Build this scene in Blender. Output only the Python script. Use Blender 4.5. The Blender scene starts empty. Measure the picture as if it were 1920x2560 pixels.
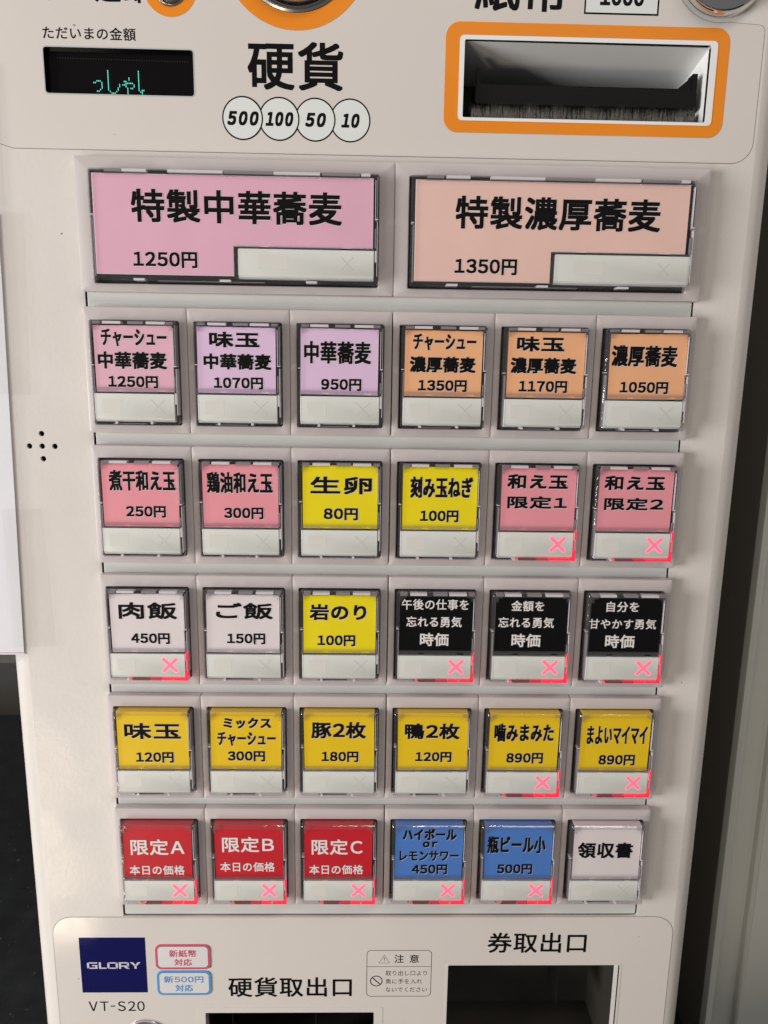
import bpy, bmesh, math, random
from mathutils import Matrix, Vector
from mathutils.geometry import tessellate_polygon
random.seed(7)
S = 0.001                      # everything below is written in millimetres
C = bpy.context.scene.collection
scn = bpy.context.scene

# ------------------------------------------------------------------ camera
cam = bpy.data.cameras.new('camera'); camo = bpy.data.objects.new('camera', cam); C.objects.link(camo)
R = ((0.9997169773, -0.0184539541, 0.0150138899),
     (-0.0112716287, 0.1883480706, 0.9820376544),
     (-0.0209503150, -0.9819289464, 0.1880867577))
m = Matrix(R).transposed().to_4x4()
m.translation = Vector((-8.034, -274.832, -76.165)) * S
camo.matrix_world = m
cam.sensor_fit = 'HORIZONTAL'; cam.sensor_width = 36.0; cam.lens = 36.0 * 1770 / 1920
cam.clip_start = 0.01; cam.clip_end = 50
scn.camera = camo

# ------------------------------------------------------------------ light
world = bpy.data.worlds.new('World'); scn.world = world; world.use_nodes = True
bg = world.node_tree.nodes['Background']
bg.inputs[0].default_value = (1.0, 0.97, 0.94, 1); bg.inputs[1].default_value = 0.15

def area(name, loc, target, sx, sy, power, col):
    l = bpy.data.lights.new(name, 'AREA'); l.shape = 'RECTANGLE'; l.size = sx * S; l.size_y = sy * S
    l.energy = power; l.color = col
    o = bpy.data.objects.new(name, l); C.objects.link(o)
    o.location = Vector(loc) * S
    o.rotation_euler = (Vector(target) - Vector(loc)).to_track_quat('-Z', 'Y').to_euler()
    return o
# daylight from the shop front on the left, low
area('window_light', (-1250, -580, -170), (0, 0, -60), 480, 520, 22.5, (1.0, 0.98, 0.965))
# unseen fill lamp, added above and in front to brighten the upper panel
area('overhead_fill_light', (420, -850, 1100), (40, 0, 60), 900, 450, 8.5, (1.0, 0.95, 0.89))
# sunlit floor patch in front, low on the left
area('floor_bounce_light', (-694, -830, -872), (-694, 0, -872), 412, 400, 5.2, (1.0, 0.86, 0.68))
# small warm ceiling spot behind the viewer
area('ceiling_spot_light', (60, -700, 900), (0, 0, -100), 60, 60, 0.7, (1.0, 0.72, 0.42))

scn.view_settings.view_transform = 'Standard'; scn.view_settings.look = 'None'
scn.view_settings.exposure = -0.09; scn.view_settings.gamma = 1.0
scn.view_settings.use_curve_mapping = False
scn.cycles.use_denoising = True
scn.cycles.max_bounces = 10; scn.cycles.transmission_bounces = 8; scn.cycles.transparent_max_bounces = 12
scn.cycles.caustics_reflective = False; scn.cycles.caustics_refractive = False

# ------------------------------------------------------------------ materials
def mat(name, col, rough=0.5, metal=0.0, coat=0.0, coat_rough=0.08, bump=None, var=0.0, var_scale=20, emis=None, estr=0, spec=0.5, speck=None, rvar=0.0):
    m = bpy.data.materials.new(name); m.use_nodes = True
    nt = m.node_tree; b = nt.nodes['Principled BSDF']
    b.inputs['Base Color'].default_value = (*col, 1); b.inputs['Roughness'].default_value = rough
    b.inputs['Metallic'].default_value = metal; b.inputs['Coat Weight'].default_value = coat
    b.inputs['Coat Roughness'].default_value = coat_rough; b.inputs['Specular IOR Level'].default_value = spec
    if emis:
        b.inputs['Emission Color'].default_value = (*emis, 1); b.inputs['Emission Strength'].default_value = estr
    tc = nt.nodes.new('ShaderNodeTexCoord')
    if bump:                                   # list of (scale, distance_mm)
        prev = None
        for sc, d in bump:
            n = nt.nodes.new('ShaderNodeTexNoise'); n.inputs['Scale'].default_value = sc; n.inputs['Detail'].default_value = 2.0
            bp = nt.nodes.new('ShaderNodeBump'); bp.inputs['Strength'].default_value = 1.0; bp.inputs['Distance'].default_value = d * S
            nt.links.new(tc.outputs['Object'], n.inputs['Vector']); nt.links.new(n.outputs['Fac'], bp.inputs['Height'])
            if prev: nt.links.new(prev.outputs['Normal'], bp.inputs['Normal'])
            prev = bp
        nt.links.new(prev.outputs['Normal'], b.inputs['Normal'])
    if rvar:
        n = nt.nodes.new('ShaderNodeTexNoise'); n.inputs['Scale'].default_value = 38; n.inputs['Detail'].default_value = 8.0; n.inputs['Distortion'].default_value = 0.8
        nt.links.new(tc.outputs['Object'], n.inputs['Vector'])
        q = nt.nodes.new('ShaderNodeMapRange'); q.inputs['From Min'].default_value = 0.35; q.inputs['From Max'].default_value = 0.7
        q.inputs['To Min'].default_value = rough; q.inputs['To Max'].default_value = rough + rvar
        nt.links.new(n.outputs['Fac'], q.inputs['Value']); nt.links.new(q.outputs['Result'], b.inputs['Roughness'])
    if var or speck:
        n = nt.nodes.new('ShaderNodeTexNoise'); n.inputs['Scale'].default_value = var_scale; n.inputs['Detail'].default_value = 6.0
        nt.links.new(tc.outputs['Object'], n.inputs['Vector'])
        r = nt.nodes.new('ShaderNodeValToRGB')
        lo = [c * (1 - var) for c in col]; hi = [min(1, c * (1 + var)) for c in col]
        r.color_ramp.elements[0].position = 0.3; r.color_ramp.elements[1].position = 0.7
        r.color_ramp.elements[0].color = (*lo, 1); r.color_ramp.elements[1].color = (*hi, 1)
        nt.links.new(n.outputs['Fac'], r.inputs['Fac'])
        out = r.outputs['Color']
        if speck:                              # (scale, threshold, colour): small dots of dirt or grit
            for sc, th, scol in speck:
                v = nt.nodes.new('ShaderNodeTexNoise'); v.inputs['Scale'].default_value = sc; v.inputs['Detail'].default_value = 1.0
                nt.links.new(tc.outputs['Object'], v.inputs['Vector'])
                q = nt.nodes.new('ShaderNodeMapRange'); q.inputs['From Min'].default_value = th; q.inputs['From Max'].default_value = th + 0.03
                nt.links.new(v.outputs['Fac'], q.inputs['Value'])
                mx = nt.nodes.new('ShaderNodeMix'); mx.data_type = 'RGBA'
                nt.links.new(q.outputs['Result'], mx.inputs['Factor']); nt.links.new(out, mx.inputs[6])
                mx.inputs[7].default_value = (*scol, 1); out = mx.outputs[2]
        nt.links.new(out, b.inputs['Base Color'])
    return m

def clear(name, tint=(1, 1, 1), rough=0.04, haze=0.0, bump=None, gloss=1.0, graze=0.8):
    """thin clear plastic: see-through with a fresnel shine and a trace of haze"""
    m = bpy.data.materials.new(name); m.use_nodes = True; nt = m.node_tree
    nt.nodes.remove(nt.nodes['Principled BSDF']); out = nt.nodes['Material Output']
    t = nt.nodes.new('ShaderNodeBsdfTransparent'); t.inputs['Color'].default_value = (*tint, 1)
    g = nt.nodes.new('ShaderNodeBsdfGlossy'); g.inputs['Roughness'].default_value = rough
    f = nt.nodes.new('ShaderNodeLayerWeight'); f.inputs['Blend'].default_value = 0.5
    pw = nt.nodes.new('ShaderNodeMath'); pw.operation = 'POWER'; pw.inputs[1].default_value = 5.0
    nt.links.new(f.outputs['Facing'], pw.inputs[0])
    ml = nt.nodes.new('ShaderNodeMath'); ml.operation = 'MULTIPLY_ADD'; ml.inputs[1].default_value = graze; ml.inputs[2].default_value = 0.03 * gloss
    nt.links.new(pw.outputs[0], ml.inputs[0])
    m1 = nt.nodes.new('ShaderNodeMixShader'); nt.links.new(ml.outputs[0], m1.inputs[0]); nt.links.new(t.outputs[0], m1.inputs[1]); nt.links.new(g.outputs[0], m1.inputs[2])
    last = m1
    if haze:
        d = nt.nodes.new('ShaderNodeBsdfDiffuse'); d.inputs['Color'].default_value = (0.85, 0.85, 0.86, 1)
        m2 = nt.nodes.new('ShaderNodeMixShader'); m2.inputs[0].default_value = haze
        nt.links.new(m1.outputs[0], m2.inputs[1]); nt.links.new(d.outputs[0], m2.inputs[2]); last = m2
    if bump:
        tc = nt.nodes.new('ShaderNodeTexCoord'); n = nt.nodes.new('ShaderNodeTexNoise'); n.inputs['Scale'].default_value = bump[0]; n.inputs['Detail'].default_value = 3
        n.inputs['Distortion'].default_value = 1.0
        bp = nt.nodes.new('ShaderNodeBump'); bp.inputs['Distance'].default_value = bump[1] * S
        nt.links.new(tc.outputs['Object'], n.inputs['Vector']); nt.links.new(n.outputs['Fac'], bp.inputs['Height'])
        nt.links.new(bp.outputs['Normal'], g.inputs['Normal']); nt.links.new(bp.outputs['Normal'], f.inputs['Normal'])
    nt.links.new(last.outputs[0], out.inputs['Surface'])
    return m

def glass(name, col, rough=0.03, ior=1.47):
    m = bpy.data.materials.new(name); m.use_nodes = True; b = m.node_tree.nodes['Principled BSDF']
    b.inputs['Base Color'].default_value = (*col, 1); b.inputs['Transmission Weight'].default_value = 1.0
    b.inputs['Roughness'].default_value = rough; b.inputs['IOR'].default_value = ior
    return m

DIRT = [(330, 0.80, (0.22, 0.19, 0.16))]
M = {
 'paint': mat('cream_powder_coat', (0.655, 0.618, 0.588), 0.27, bump=[(520, 0.05), (1500, 0.012)], var=0.03, var_scale=9, speck=DIRT, rvar=0.15),
 'sheet': mat('cream_overlay_film', (0.655, 0.612, 0.58), 0.045, bump=[(30, 0.03), (2500, 0.002)], var=0.03, var_scale=9, speck=DIRT, rvar=0.10),
 'bezel': mat('pinkish_grey_plastic', (0.53, 0.478, 0.478), 0.34, bump=[(1800, 0.008)], var=0.04, var_scale=22, rvar=0.2),
 'backing': mat('pale_grey_plastic', (0.64, 0.64, 0.62), 0.33, var=0.04, var_scale=30, speck=DIRT),
 'dark': mat('dark_well_plastic', (0.035, 0.03, 0.03), 0.35),
 'body': mat('smoky_cap_body', (0.05, 0.042, 0.044), 0.3),
 'pale': mat('pale_rim_refraction', (0.74, 0.71, 0.73), 0.3),  # light seen through the clear rim, put in as pale blocks
 'black': mat('black_print', (0.005, 0.0045, 0.005), 0.6, spec=0.08),
 'white': mat('white_print', (0.80, 0.76, 0.76), 0.5),
 'seam': mat('sheet_edge_shadow_gap', (0.22, 0.19, 0.17), 0.6),
 'window': mat('milky_status_plate', (0.69, 0.70, 0.67), 0.28, var=0.025, var_scale=120, rvar=0.2),
 'faint': mat('faint_grey_mark', (0.645, 0.635, 0.595), 0.35),
 'faintx': mat('faint_cross_mark', (0.55, 0.55, 0.53), 0.35),
 'redx': mat('lit_cross', (0.8, 0.15, 0.25), 0.4, emis=(1.0, 0.10, 0.20), estr=0.75),
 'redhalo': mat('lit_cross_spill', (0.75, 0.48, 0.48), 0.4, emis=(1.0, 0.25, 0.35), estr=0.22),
 'led': mat('red_led_rim', (0.7, 0.03, 0.06), 0.3, emis=(1.0, 0.015, 0.07), estr=0.7),
 'led2': mat('red_led_rim_dim', (0.5, 0.12, 0.15), 0.3, emis=(1.0, 0.10, 0.17), estr=0.40),
 'led3': mat('red_led_rim_faint', (0.16, 0.04, 0.05), 0.3, emis=(1.0, 0.08, 0.12), estr=0.07),
 'led4': mat('red_led_rim_mid', (0.4, 0.02, 0.05), 0.3, emis=(1.0, 0.02, 0.08), estr=0.35),
 'orange': mat('orange_print', (0.80, 0.245, 0.012), 0.35, var=0.02),
 'bluewhite': mat('pale_blue_print', (0.70, 0.73, 0.72), 0.3),
 'navy': mat('navy_logo_film', (0.003, 0.003, 0.075), 0.03, bump=[(60, 0.04)]),
 'logo': mat('silver_logo_letters', (0.55, 0.54, 0.62), 0.35),
 'pinkprint': mat('crimson_print', (0.52, 0.075, 0.14), 0.4),
 'blueprint': mat('azure_print', (0.075, 0.27, 0.57), 0.35),
 'sticker': mat('white_sticker_film', (0.66, 0.65, 0.66), 0.3),
 'chrome': mat('polished_chrome', (0.80, 0.79, 0.78), 0.07, metal=1),
 'steel': mat('satin_steel', (0.55, 0.53, 0.50), 0.25, metal=1, bump=[(900, 0.02)]),
 'whitein': mat('white_slot_plastic', (0.80, 0.80, 0.80), 0.42, bump=[(2200, 0.01)]),
 'blackpl': mat('black_plastic', (0.008, 0.008, 0.008), 0.3, spec=0.25),
 'brush': mat('grey_bristle', (0.36, 0.34, 0.31), 0.35, var=0.5, var_scale=900),
 'lcd': mat('black_display_glass', (0.004, 0.003, 0.004), 0.12, spec=0.3),
 'grid': mat('display_grid', (0.03, 0.022, 0.026), 0.3),
 'teal': mat('teal_display_dots', (0.1, 0.4, 0.35), 0.4, emis=(0.16, 0.85, 0.68), estr=0.75),
 'smoke': mat('smoked_tray_plastic', (0.040, 0.036, 0.031), 0.2, bump=[(60, 0.1)]),
 'paper': mat('white_sheet_paper', (0.80, 0.80, 0.85), 0.5, bump=[(30, 0.4)], var=0.03),
 'pinkline': mat('pale_pink_print', (0.62, 0.42, 0.48), 0.5),
 'counter': mat('dark_stone', (0.017, 0.019, 0.021), 0.42, var=0.35, var_scale=60, bump=[(300, 0.05)],
                speck=[(240, 0.735, (0.09, 0.095, 0.10)), (650, 0.73, (0.06, 0.06, 0.065))]),
 'wall': mat('dark_back_wall', (0.022, 0.019, 0.017), 0.6, var=0.1),
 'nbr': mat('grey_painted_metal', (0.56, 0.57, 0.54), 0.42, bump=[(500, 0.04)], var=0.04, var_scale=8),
 'nbrshade': mat('painted_side_shade', (0.17, 0.155, 0.13), 0.5),  # cabinet side coloured dark to stand in for shade in the gap
 'cover': clear('clear_cap_cover', rough=0.05, gloss=0.25),
 'rim': clear('clear_rim_plastic', tint=(0.965,0.955,0.965), rough=0.06, haze=0.02, gloss=2.5, bump=(250, 0.15)),
 'midgrey': mat('grey_rim_refraction', (0.27, 0.25, 0.26), 0.3),
 'bluegrey': mat('display_rim', (0.45, 0.47, 0.49), 0.35),
 'sleeve': clear('clear_sleeve_film', rough=0.10, haze=0.02, bump=(40, 0.7), gloss=1.2, graze=0.25),
 'tape': clear('clear_tape_film', tint=(0.995, 0.992, 0.99), rough=0.12, haze=0.0, bump=(160, 0.25), gloss=0.45, graze=0.1),
 'glass': glass('clear_cap_plastic', (0.93, 0.90, 0.92)),
}
CARD = {}
def card_mat(key, col):
    if key not in CARD:
        CARD[key] = mat(key + '_card_paper', col, 0.42, bump=[(700, 0.01), (60, 0.10)], var=0.025, var_scale=60, coat=0.0 if key == 'black' else 0.12, coat_rough=0.12, spec=0.08 if key == 'black' else 0.3)
    return CARD[key]

# ------------------------------------------------------------------ mesh helpers (mm in, metres out)
class B:
    def __init__(s): s.v = []; s.f = []; s.mi = []
    def add(s, vs, fs, mi=0):
        o = len(s.v); s.v += [tuple(v) for v in vs]; s.f += [tuple(o + i for i in f) for f in fs]; s.mi += [mi] * len(fs); return s
    def box(s, x0, x1, y0, y1, z0, z1, mi=0):
        return s.add([(x0,y0,z0),(x1,y0,z0),(x1,y1,z0),(x0,y1,z0),(x0,y0,z1),(x1,y0,z1),(x1,y1,z1),(x0,y1,z1)],
                     [(0,1,5,4),(1,2,6,5),(2,3,7,6),(3,0,4,7),(4,5,6,7),(3,2,1,0)], mi)
    def loft(s, loops, cap0=True, cap1=True, closed=False, mi=0):
        n = len(loops[0]); vs = [v for l in loops for v in l]; fs = []
        k = len(loops)
        for a in range(k if closed else k - 1):
            b = (a + 1) % k
            for i in range(n):
                j = (i + 1) % n; fs.append((a*n+i, a*n+j, b*n+j, b*n+i))
        if not closed:
            if cap0: fs.append(tuple(range(n)))
            if cap1: fs.append(tuple(reversed(range((k-1)*n, k*n))))
        return s.add(vs, fs, mi)
    def mesh(s, name, mats, smooth=None, fix=True):
        me = bpy.data.meshes.new(name); me.from_pydata([(x*S, y*S, z*S) for x, y, z in s.v], [], s.f)
        for mm in (mats if isinstance(mats, (list, tuple)) else [mats]): me.materials.append(mm)
        for p, i in zip(me.polygons, s.mi): p.material_index = i
        if fix:
            b = bmesh.new(); b.from_mesh(me); bmesh.ops.recalc_face_normals(b, faces=b.faces); b.to_mesh(me); b.free()
        if smooth:
            for p in me.polygons: p.use_smooth = True
            me.set_sharp_from_angle(angle=math.radians(smooth))
        me.update(); return me

def obj(name, me, parent=None, loc=(0,0,0), label=None, kind=None, rot=0):
    o = bpy.data.objects.new(name, me); C.objects.link(o); o.location = [c*S for c in loc]
    if rot: o.rotation_euler = (0, rot, 0)
    if parent: o.parent = parent
    if label: o['label'] = label
    if kind: o['kind'] = kind
    return o
def thing(name, label, cat, me=None, loc=(0,0,0), group=None):
    o = obj(name, me, None, loc, label); o['category'] = cat
    if group: o['group'] = group
    return o

def rr(x0, x1, z0, z1, r, y, n=4):
    r = max(0.01, min(r, (x1-x0)/2-.001, (z1-z0)/2-.001)); out = []
    for cx, cz, a0 in ((x1-r, z1-r, 0), (x0+r, z1-r, 90), (x0+r, z0+r, 180), (x1-r, z0+r, 270)):
        for k in range(n+1):
            a = math.radians(a0 + 90*k/n); out.append((cx+r*math.cos(a), y, cz+r*math.sin(a)))
    return out
def circ(cx, cz, r, y, n=40, rz=None):
    rz = rz or r
    return [(cx+r*math.cos(2*math.pi*k/n), y, cz+rz*math.sin(2*math.pi*k/n)) for k in range(n)]
def plate(outer, holes, y, t, name, mats, shade=None):
    """flat sheet with holes, front at y, thickness t"""
    polys = [[Vector((p[0], p[2], 0)) for p in l] for l in [outer] + holes]
    tris = tessellate_polygon(polys); flat = [p for l in polys for p in l]; n = len(flat)
    b = B(); vs = [(p.x, y, p.y) for p in flat] + [(p.x, y+t, p.y) for p in flat]
    fs = [tuple(tr) for tr in tris]
    if t > 0:
        o = 0
        for l in polys:
            k = len(l)
            for i in range(k): fs.append((o+i, o+(i+1) % k, n+o+(i+1) % k, n+o+i))
            o += k
    b.add(vs, fs); me = b.mesh(name, mats, fix=False)
    # face the front sheet towards -y
    bm = bmesh.new(); bm.from_mesh(me)
    bmesh.ops.recalc_face_normals(bm, faces=bm.faces)
    bm.faces.ensure_lookup_table()
    if bm.faces[0].normal.y > 0: bmesh.ops.reverse_faces(bm, faces=bm.faces)
    bm.to_mesh(me); bm.free()
    return me
def ringloft(l_out, l_in, y0, y1):
    """closed frame between two outlines, from y0 (front) to y1"""
    f = lambda l, y: [(p[0], y, p[2]) for p in l]
    return B().loft([f(l_out, y1), f(l_out, y0), f(l_in, y0), f(l_in, y1)], closed=True)

# ------------------------------------------------------------------ lettering
_glyph = {}
def raw_text(s, shear=0.0, adv=None):
    """outline of a line of text; latin letters and digits come from the full-width set, set closer together"""
    key = (s, shear, adv)
    if key in _glyph: return _glyph[key]
    def one(ch):
        if ('ch', ch, shear) in _glyph: return _glyph[('ch', ch, shear)]
        cu = bpy.data.curves.new('lettering', 'FONT'); cu.body = ch; cu.resolution_u = 3; cu.fill_mode = 'FRONT'; cu.shear = shear
        o = bpy.data.objects.new('lettering_source', cu); C.objects.link(o)
        dg = bpy.context.evaluated_depsgraph_get(); me = bpy.data.meshes.new_from_object(o.evaluated_get(dg))
        r = ([(v.co.x, v.co.y) for v in me.vertices], [tuple(p.vertices) for p in me.polygons])
        bpy.data.objects.remove(o); bpy.data.meshes.remove(me); bpy.data.curves.remove(cu)
        _glyph[('ch', ch, shear)] = r; return r
    ref = one('円')[0]; em = (max(v[0] for v in ref) - min(v[0] for v in ref)) / 0.80
    vs = []; fs = []; x = 0
    for ch in s:
        if '!' <= ch <= '~':
            g, f = one(chr(ord(ch) + 0xFEE0)); a = adv or (0.66 if ch.isdigit() else 0.80)
            lo = min(v[0] for v in g); hi = max(v[0] for v in g)
            if ch == '-': a = 0.45; g = [((v[0]-lo)*0.45+lo, v[1]) for v in g]; hi = lo+(hi-lo)*0.45
            if ch == '.': a = 0.3
            off = x + a*em/2 - (lo+hi)/2; x += a*em
        else:
            g, f = one(ch); off = x; x += em
        o = len(vs); vs += [(v[0]+off, v[1]) for v in g]; fs += [tuple(o+i for i in p) for p in f]
    xs = [v[0] for v in vs]; ys = [v[1] for v in vs]
    _glyph[key] = (vs, fs, (min(xs), max(xs), min(ys), max(ys))); return _glyph[key]
def put_text(b, s, cx, cz, w, h, y, bold=0.0, mi=0, shear=0.0, dx=0, dz=0, step=0.004, adv=None):
    vs, fs, (a0, a1, b0, b1) = raw_text(s, shear, adv)
    sx = (w-2*bold)/(a1-a0); sz = (h-2*bold)/(b1-b0)
    sh = [(0, 0)]
    if bold > 0:
        sh += [(ox*bold, oz*bold) for ox, oz in ((-1,-1),(1,-1),(-1,1),(1,1))]
        if bold > 0.12: sh += [(ox*bold, oz*bold) for ox, oz in ((0,-1),(0,1),(-1,0),(1,0))]
    for k, (ox, oz) in enumerate(sh):
        b.add([(cx+dx+ox+(x-(a0+a1)/2)*sx, y-k*step, cz+dz+oz+(z-(b0+b1)/2)*sz) for x, z in vs], fs, mi)
def lettering(lines, mats, name='lettering'):
    """lines: (text, cx, cz, w, h, y, bold, material index[, shear])"""
    b = B()
    for L in lines:
        put_text(b, *L[:5], L[5], L[6], L[7], L[8] if len(L) > 8 else 0.0)
    return b.mesh(name, mats, fix=False)

# ------------------------------------------------------------------ the machine
PY = 3.5                                             # front skin of the cabinet; y = 0 is the face of the button bezels
root = thing('ticket_vending_machine', 'cream meal ticket machine with six rows of coloured menu buttons on dark counter', 'ticket machine', None, (0, 0, -455))
RZ = 455                                             # children are written in the frame of the button field
def part(name, me, label=None, kind=None, loc=(0,0,0), parent=None, rot=0):
    if parent is None: return obj(name, me, root, (loc[0], loc[1], loc[2]+RZ), label, kind, rot)
    return obj(name, me, parent, loc, label, kind, rot)

opening = rr(24.1, 112.6, 16.4, 41.9, 0.6, PY)
disp = rr(-124.9, -72.3, 21.3, 36.2, 1.0, PY)
coin_hole = circ(-35.8, 69.5, 20.6, PY, 48)
ret_hole = circ(-79.5, 55.6, 5.7, PY, 32)
lock_hole = circ(114.6, 66.8, 16.0, PY, 40)
ticket = rr(30.4, 109.3, -400, -340.0, 0.6, PY)
tray = rr(-80.8, -3.2, -400, -365.1, 0.6, PY)
llock = circ(-108.4, -378.4, 9.6, PY, 32)
spk = [circ(x, z, 1.12, PY, 14) for x, z in ((-135.7,-100.0),(-140.7,-104.9),(-135.8,-104.9),(-130.9,-104.9),(-135.7,-109.8))]
bay = rr(-115.6, 115.2, -314.3, -2.0, 0.4, PY)
XL, XR, ZT, ZB, RAD = -156.5, 141.0, 112.0, -455.0, 8.5

# cabinet: rounded shell, with a front face pierced by all the openings
b = B(); loops = []
for k in range(7):
    a = math.radians(90*k/6); ins = RAD*(1-math.sin(a)); y = PY + RAD*(1-math.cos(a))
    loops.append(rr(XL+ins, XR-ins, ZB+ins, ZT-ins, 5.0, y, 4))
loops.append(rr(XL, XR, ZB, ZT, 5.0, 262, 4))
b.loft(loops, cap0=False, cap1=True)
part('cabinet', b.mesh('cabinet', M['paint'], smooth=35))
fo = rr(XL+RAD, XR-RAD, ZB+RAD, ZT-RAD, 5.0, PY, 4)
part('front_panel', plate(fo, [opening, disp, coin_hole, ret_hole, lock_hole, ticket, tray, llock, bay] + spk, PY, 1.2, 'front_panel', M['paint']))
for x, z in ((-135.7,-100.0),(-140.7,-104.9),(-135.8,-104.9),(-130.9,-104.9),(-135.7,-109.8)):
    bb = B().loft([circ(x, z, 1.12, PY+1.2, 14), circ(x, z, 1.12, PY+5, 14)], cap0=False, cap1=True)
    part('speaker_hole', bb.mesh('speaker_hole', M['dark']))

# overlay films with their fine edges
OY = PY - 0.15
upper = rr(-150, 131.3, 2.8, 48.9, 7.5, OY, 6)
# upper film: rounded at the right, passing below the round lock
up = [(131.3, OY, 46.9)] + [(131.3-2+2*math.cos(math.radians(a)), OY, 46.9+2*math.sin(math.radians(a))) for a in (30, 60, 90)]
up += [(114.6+17.6*math.cos(math.radians(a)), OY, 66.8+17.6*math.sin(math.radians(a))) for a in range(-80, -181, -10)]
up += [(97.0, OY, 103), (-148.0, OY, 103), (-148.0, OY, 12), (-146.0, OY, 7)] + [(-142.4, OY, 4.2), (-138, OY, 2.9)]
up += [(131.3-7.5+7.5*math.sin(math.radians(a)), OY, 2.9+7.5-7.5*math.cos(math.radians(a))) for a in range(0, 91, 15)]
holes_up = [[(p[0], OY, p[2]) for p in h] for h in (opening, disp, coin_hole, ret_hole)]
part('upper_overlay', plate(up, holes_up, OY, 0.14, 'upper_overlay', M['sheet']), 'smooth cream film around the coin and note slots')
lo = rr(-147.3, 132.3, -448, -314.9, 8.5, OY, 6)
holes_lo = [[(p[0], OY, p[2]) for p in h] for h in (ticket, tray, llock)]
part('lower_overlay', plate(lo, holes_lo, OY, 0.14, 'lower_overlay', M['sheet']), 'smooth cream film around the coin tray and ticket outlet')
def outline(loop, w, y, grow=0.0):
    """thin flat line following an outline"""
    n = len(loop); ins = []; out = []
    for i in range(n):
        p0, p, p1 = (Vector((loop[j % n][0], loop[j % n][2])) for j in (i-1, i, i+1))
        d = (p1-p0); d.normalize(); nrm = Vector((d.y, -d.x))
        ins.append((p.x+nrm.x*(grow-w/2), y, p.y+nrm.y*(grow-w/2))); out.append((p.x+nrm.x*(grow+w/2), y, p.y+nrm.y*(grow+w/2)))
    vs = ins+out; fs = [(i, (i+1) % n, n+(i+1) % n, n+i) for i in range(n)]
    return B().add(vs, fs)
part('overlay_edge', outline(up, 0.22, PY-0.02, 0.1).mesh('overlay_edge', M['seam'], fix=False))
part('overlay_edge', outline(lo, 0.26, PY-0.02, 0.12).mesh('overlay_edge', M['seam'], fix=False))

P1 = OY - 0.03                                       # first print layer
# ---- display
b = B().loft([rr(-125.3,-71.9,20.9,36.6,1.4,OY-0.05), rr(-124.9,-72.3,21.3,36.2,1.0,OY-0.05), rr(-124.4,-72.8,21.8,35.7,0.7,PY+2.2)], cap0=False, cap1=True)
b.mi[-1] = 1
for i in range(20): b.mi[i] = 2
d = part('display', b.mesh('display', [M['lcd'], M['lcd'], M['bluegrey']]), 'black display with teal dot characters')
b = B()
for i in range(52):
    b.box(-121+i*0.9, -120.6+i*0.9, 2.6+PY-0.6, 3.0+PY-0.6, 33.4-0.007*i, 33.75-0.007*i)
part('dot_row', b.mesh('dot_row', M['grid']), parent=d)
dots = [(9, r) for r in range(12)] + [(10,12),(11,13),(12,13),(13,13),(14,12),(15,11),(15,10),(16,9),(16,8)]
dots += [(2,6),(3,6),(4,6),(0,7),(1,7),(5,7),(5,8),(5,9),(5,10),(4,11),(3,12),(2,12)]
dots += [(22,4),(22,5),(18,8),(19,8),(20,7),(21,7),(22,7),(23,7),(24,7),(25,8),(25,9),(24,10),(23,10),(19,6),(20,8),(20,9),(21,10),(21,11),(21,12),(21,13),(21,14),(20,6)]
dots += [(28, r) for r in range(12)] + [(29,12),(30,13),(30,12),(30,11),(31,11)]
b = B()
for c, r in dots:
    x = -108.3 + c*0.57; z = 29.6 - r*0.56
    b.box(x, x+0.27, PY+1.0, PY+1.1, z-0.43, z)
part('display_characters', b.mesh('display_characters', M['teal']), 'teal dot-matrix characters っしゃい', parent=d)

# ---- printed words on the films
def words(L, mm, label): return part('lettering', lettering(L, [mm]), label)
words([('ただいまの金額', -108.4, 40.75, 32.45, 4.1, P1, 0.05, 0)], M['black'], 'thin black words ただいまの金額 above the display')
words([('硬貨', -36.1, 31.9, 34.0, 15.8, P1, 0.32, 0)], M['black'], 'large black characters 硬貨')
words([('おつり・返却', -65.5-50.0, 54.4, 56.0, 7.4, P1, 0.18, 0)], M['black'], 'black words おつり・返却 cut by the top of the picture')
words([('紙幣', 43.4, 58.3, 32.6, 14.2, P1, 0.30, 0)], M['black'], 'large black characters 紙幣')
words([('硬貨取出口', -41.75, -351.4, 56.4, 10.5, P1, 0.16, 0)], M['black'], 'black characters 硬貨取出口 above the coin tray')
words([('券取出口', 70.6, -328.2, 45.1, 10.6, P1, 0.16, 0)], M['black'], 'black characters 券取出口 above the ticket outlet')
words([('VT-S20', -121.1, -361.4, 25.4, 5.3, P1, 0.05, 0)], M['black'], 'thin black model code VT-S20')

# ---- denomination circles: left one lies on top
xs = (-55.2, -42.1, -29.1, -16.5); rad = 7.35
for i, (x, t, w) in enumerate(zip(xs, ('500','100','50','10'), (11.3, 10.0, 7.5, 6.6))):
    y = P1 - 0.02*(3-i)
    b = B().loft([circ(x, 14.45, rad, y+0.012, 56), circ(x, 14.45, rad, y, 56), circ(x, 14.45, rad-0.5, y, 56)], cap0=False, cap1=True)
    b.mi[-1] = 1
    cpart = part('coin_symbol', b.mesh('coin_symbol', [M['black'], M['bluewhite']]), 'round symbol for the %s yen coin' % t)
    part('lettering', lettering([(t, x+0.1, 14.4, w, 4.8, y-0.012, 0.27, 0, 0.22)], [M['black']]), parent=cpart)
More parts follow.
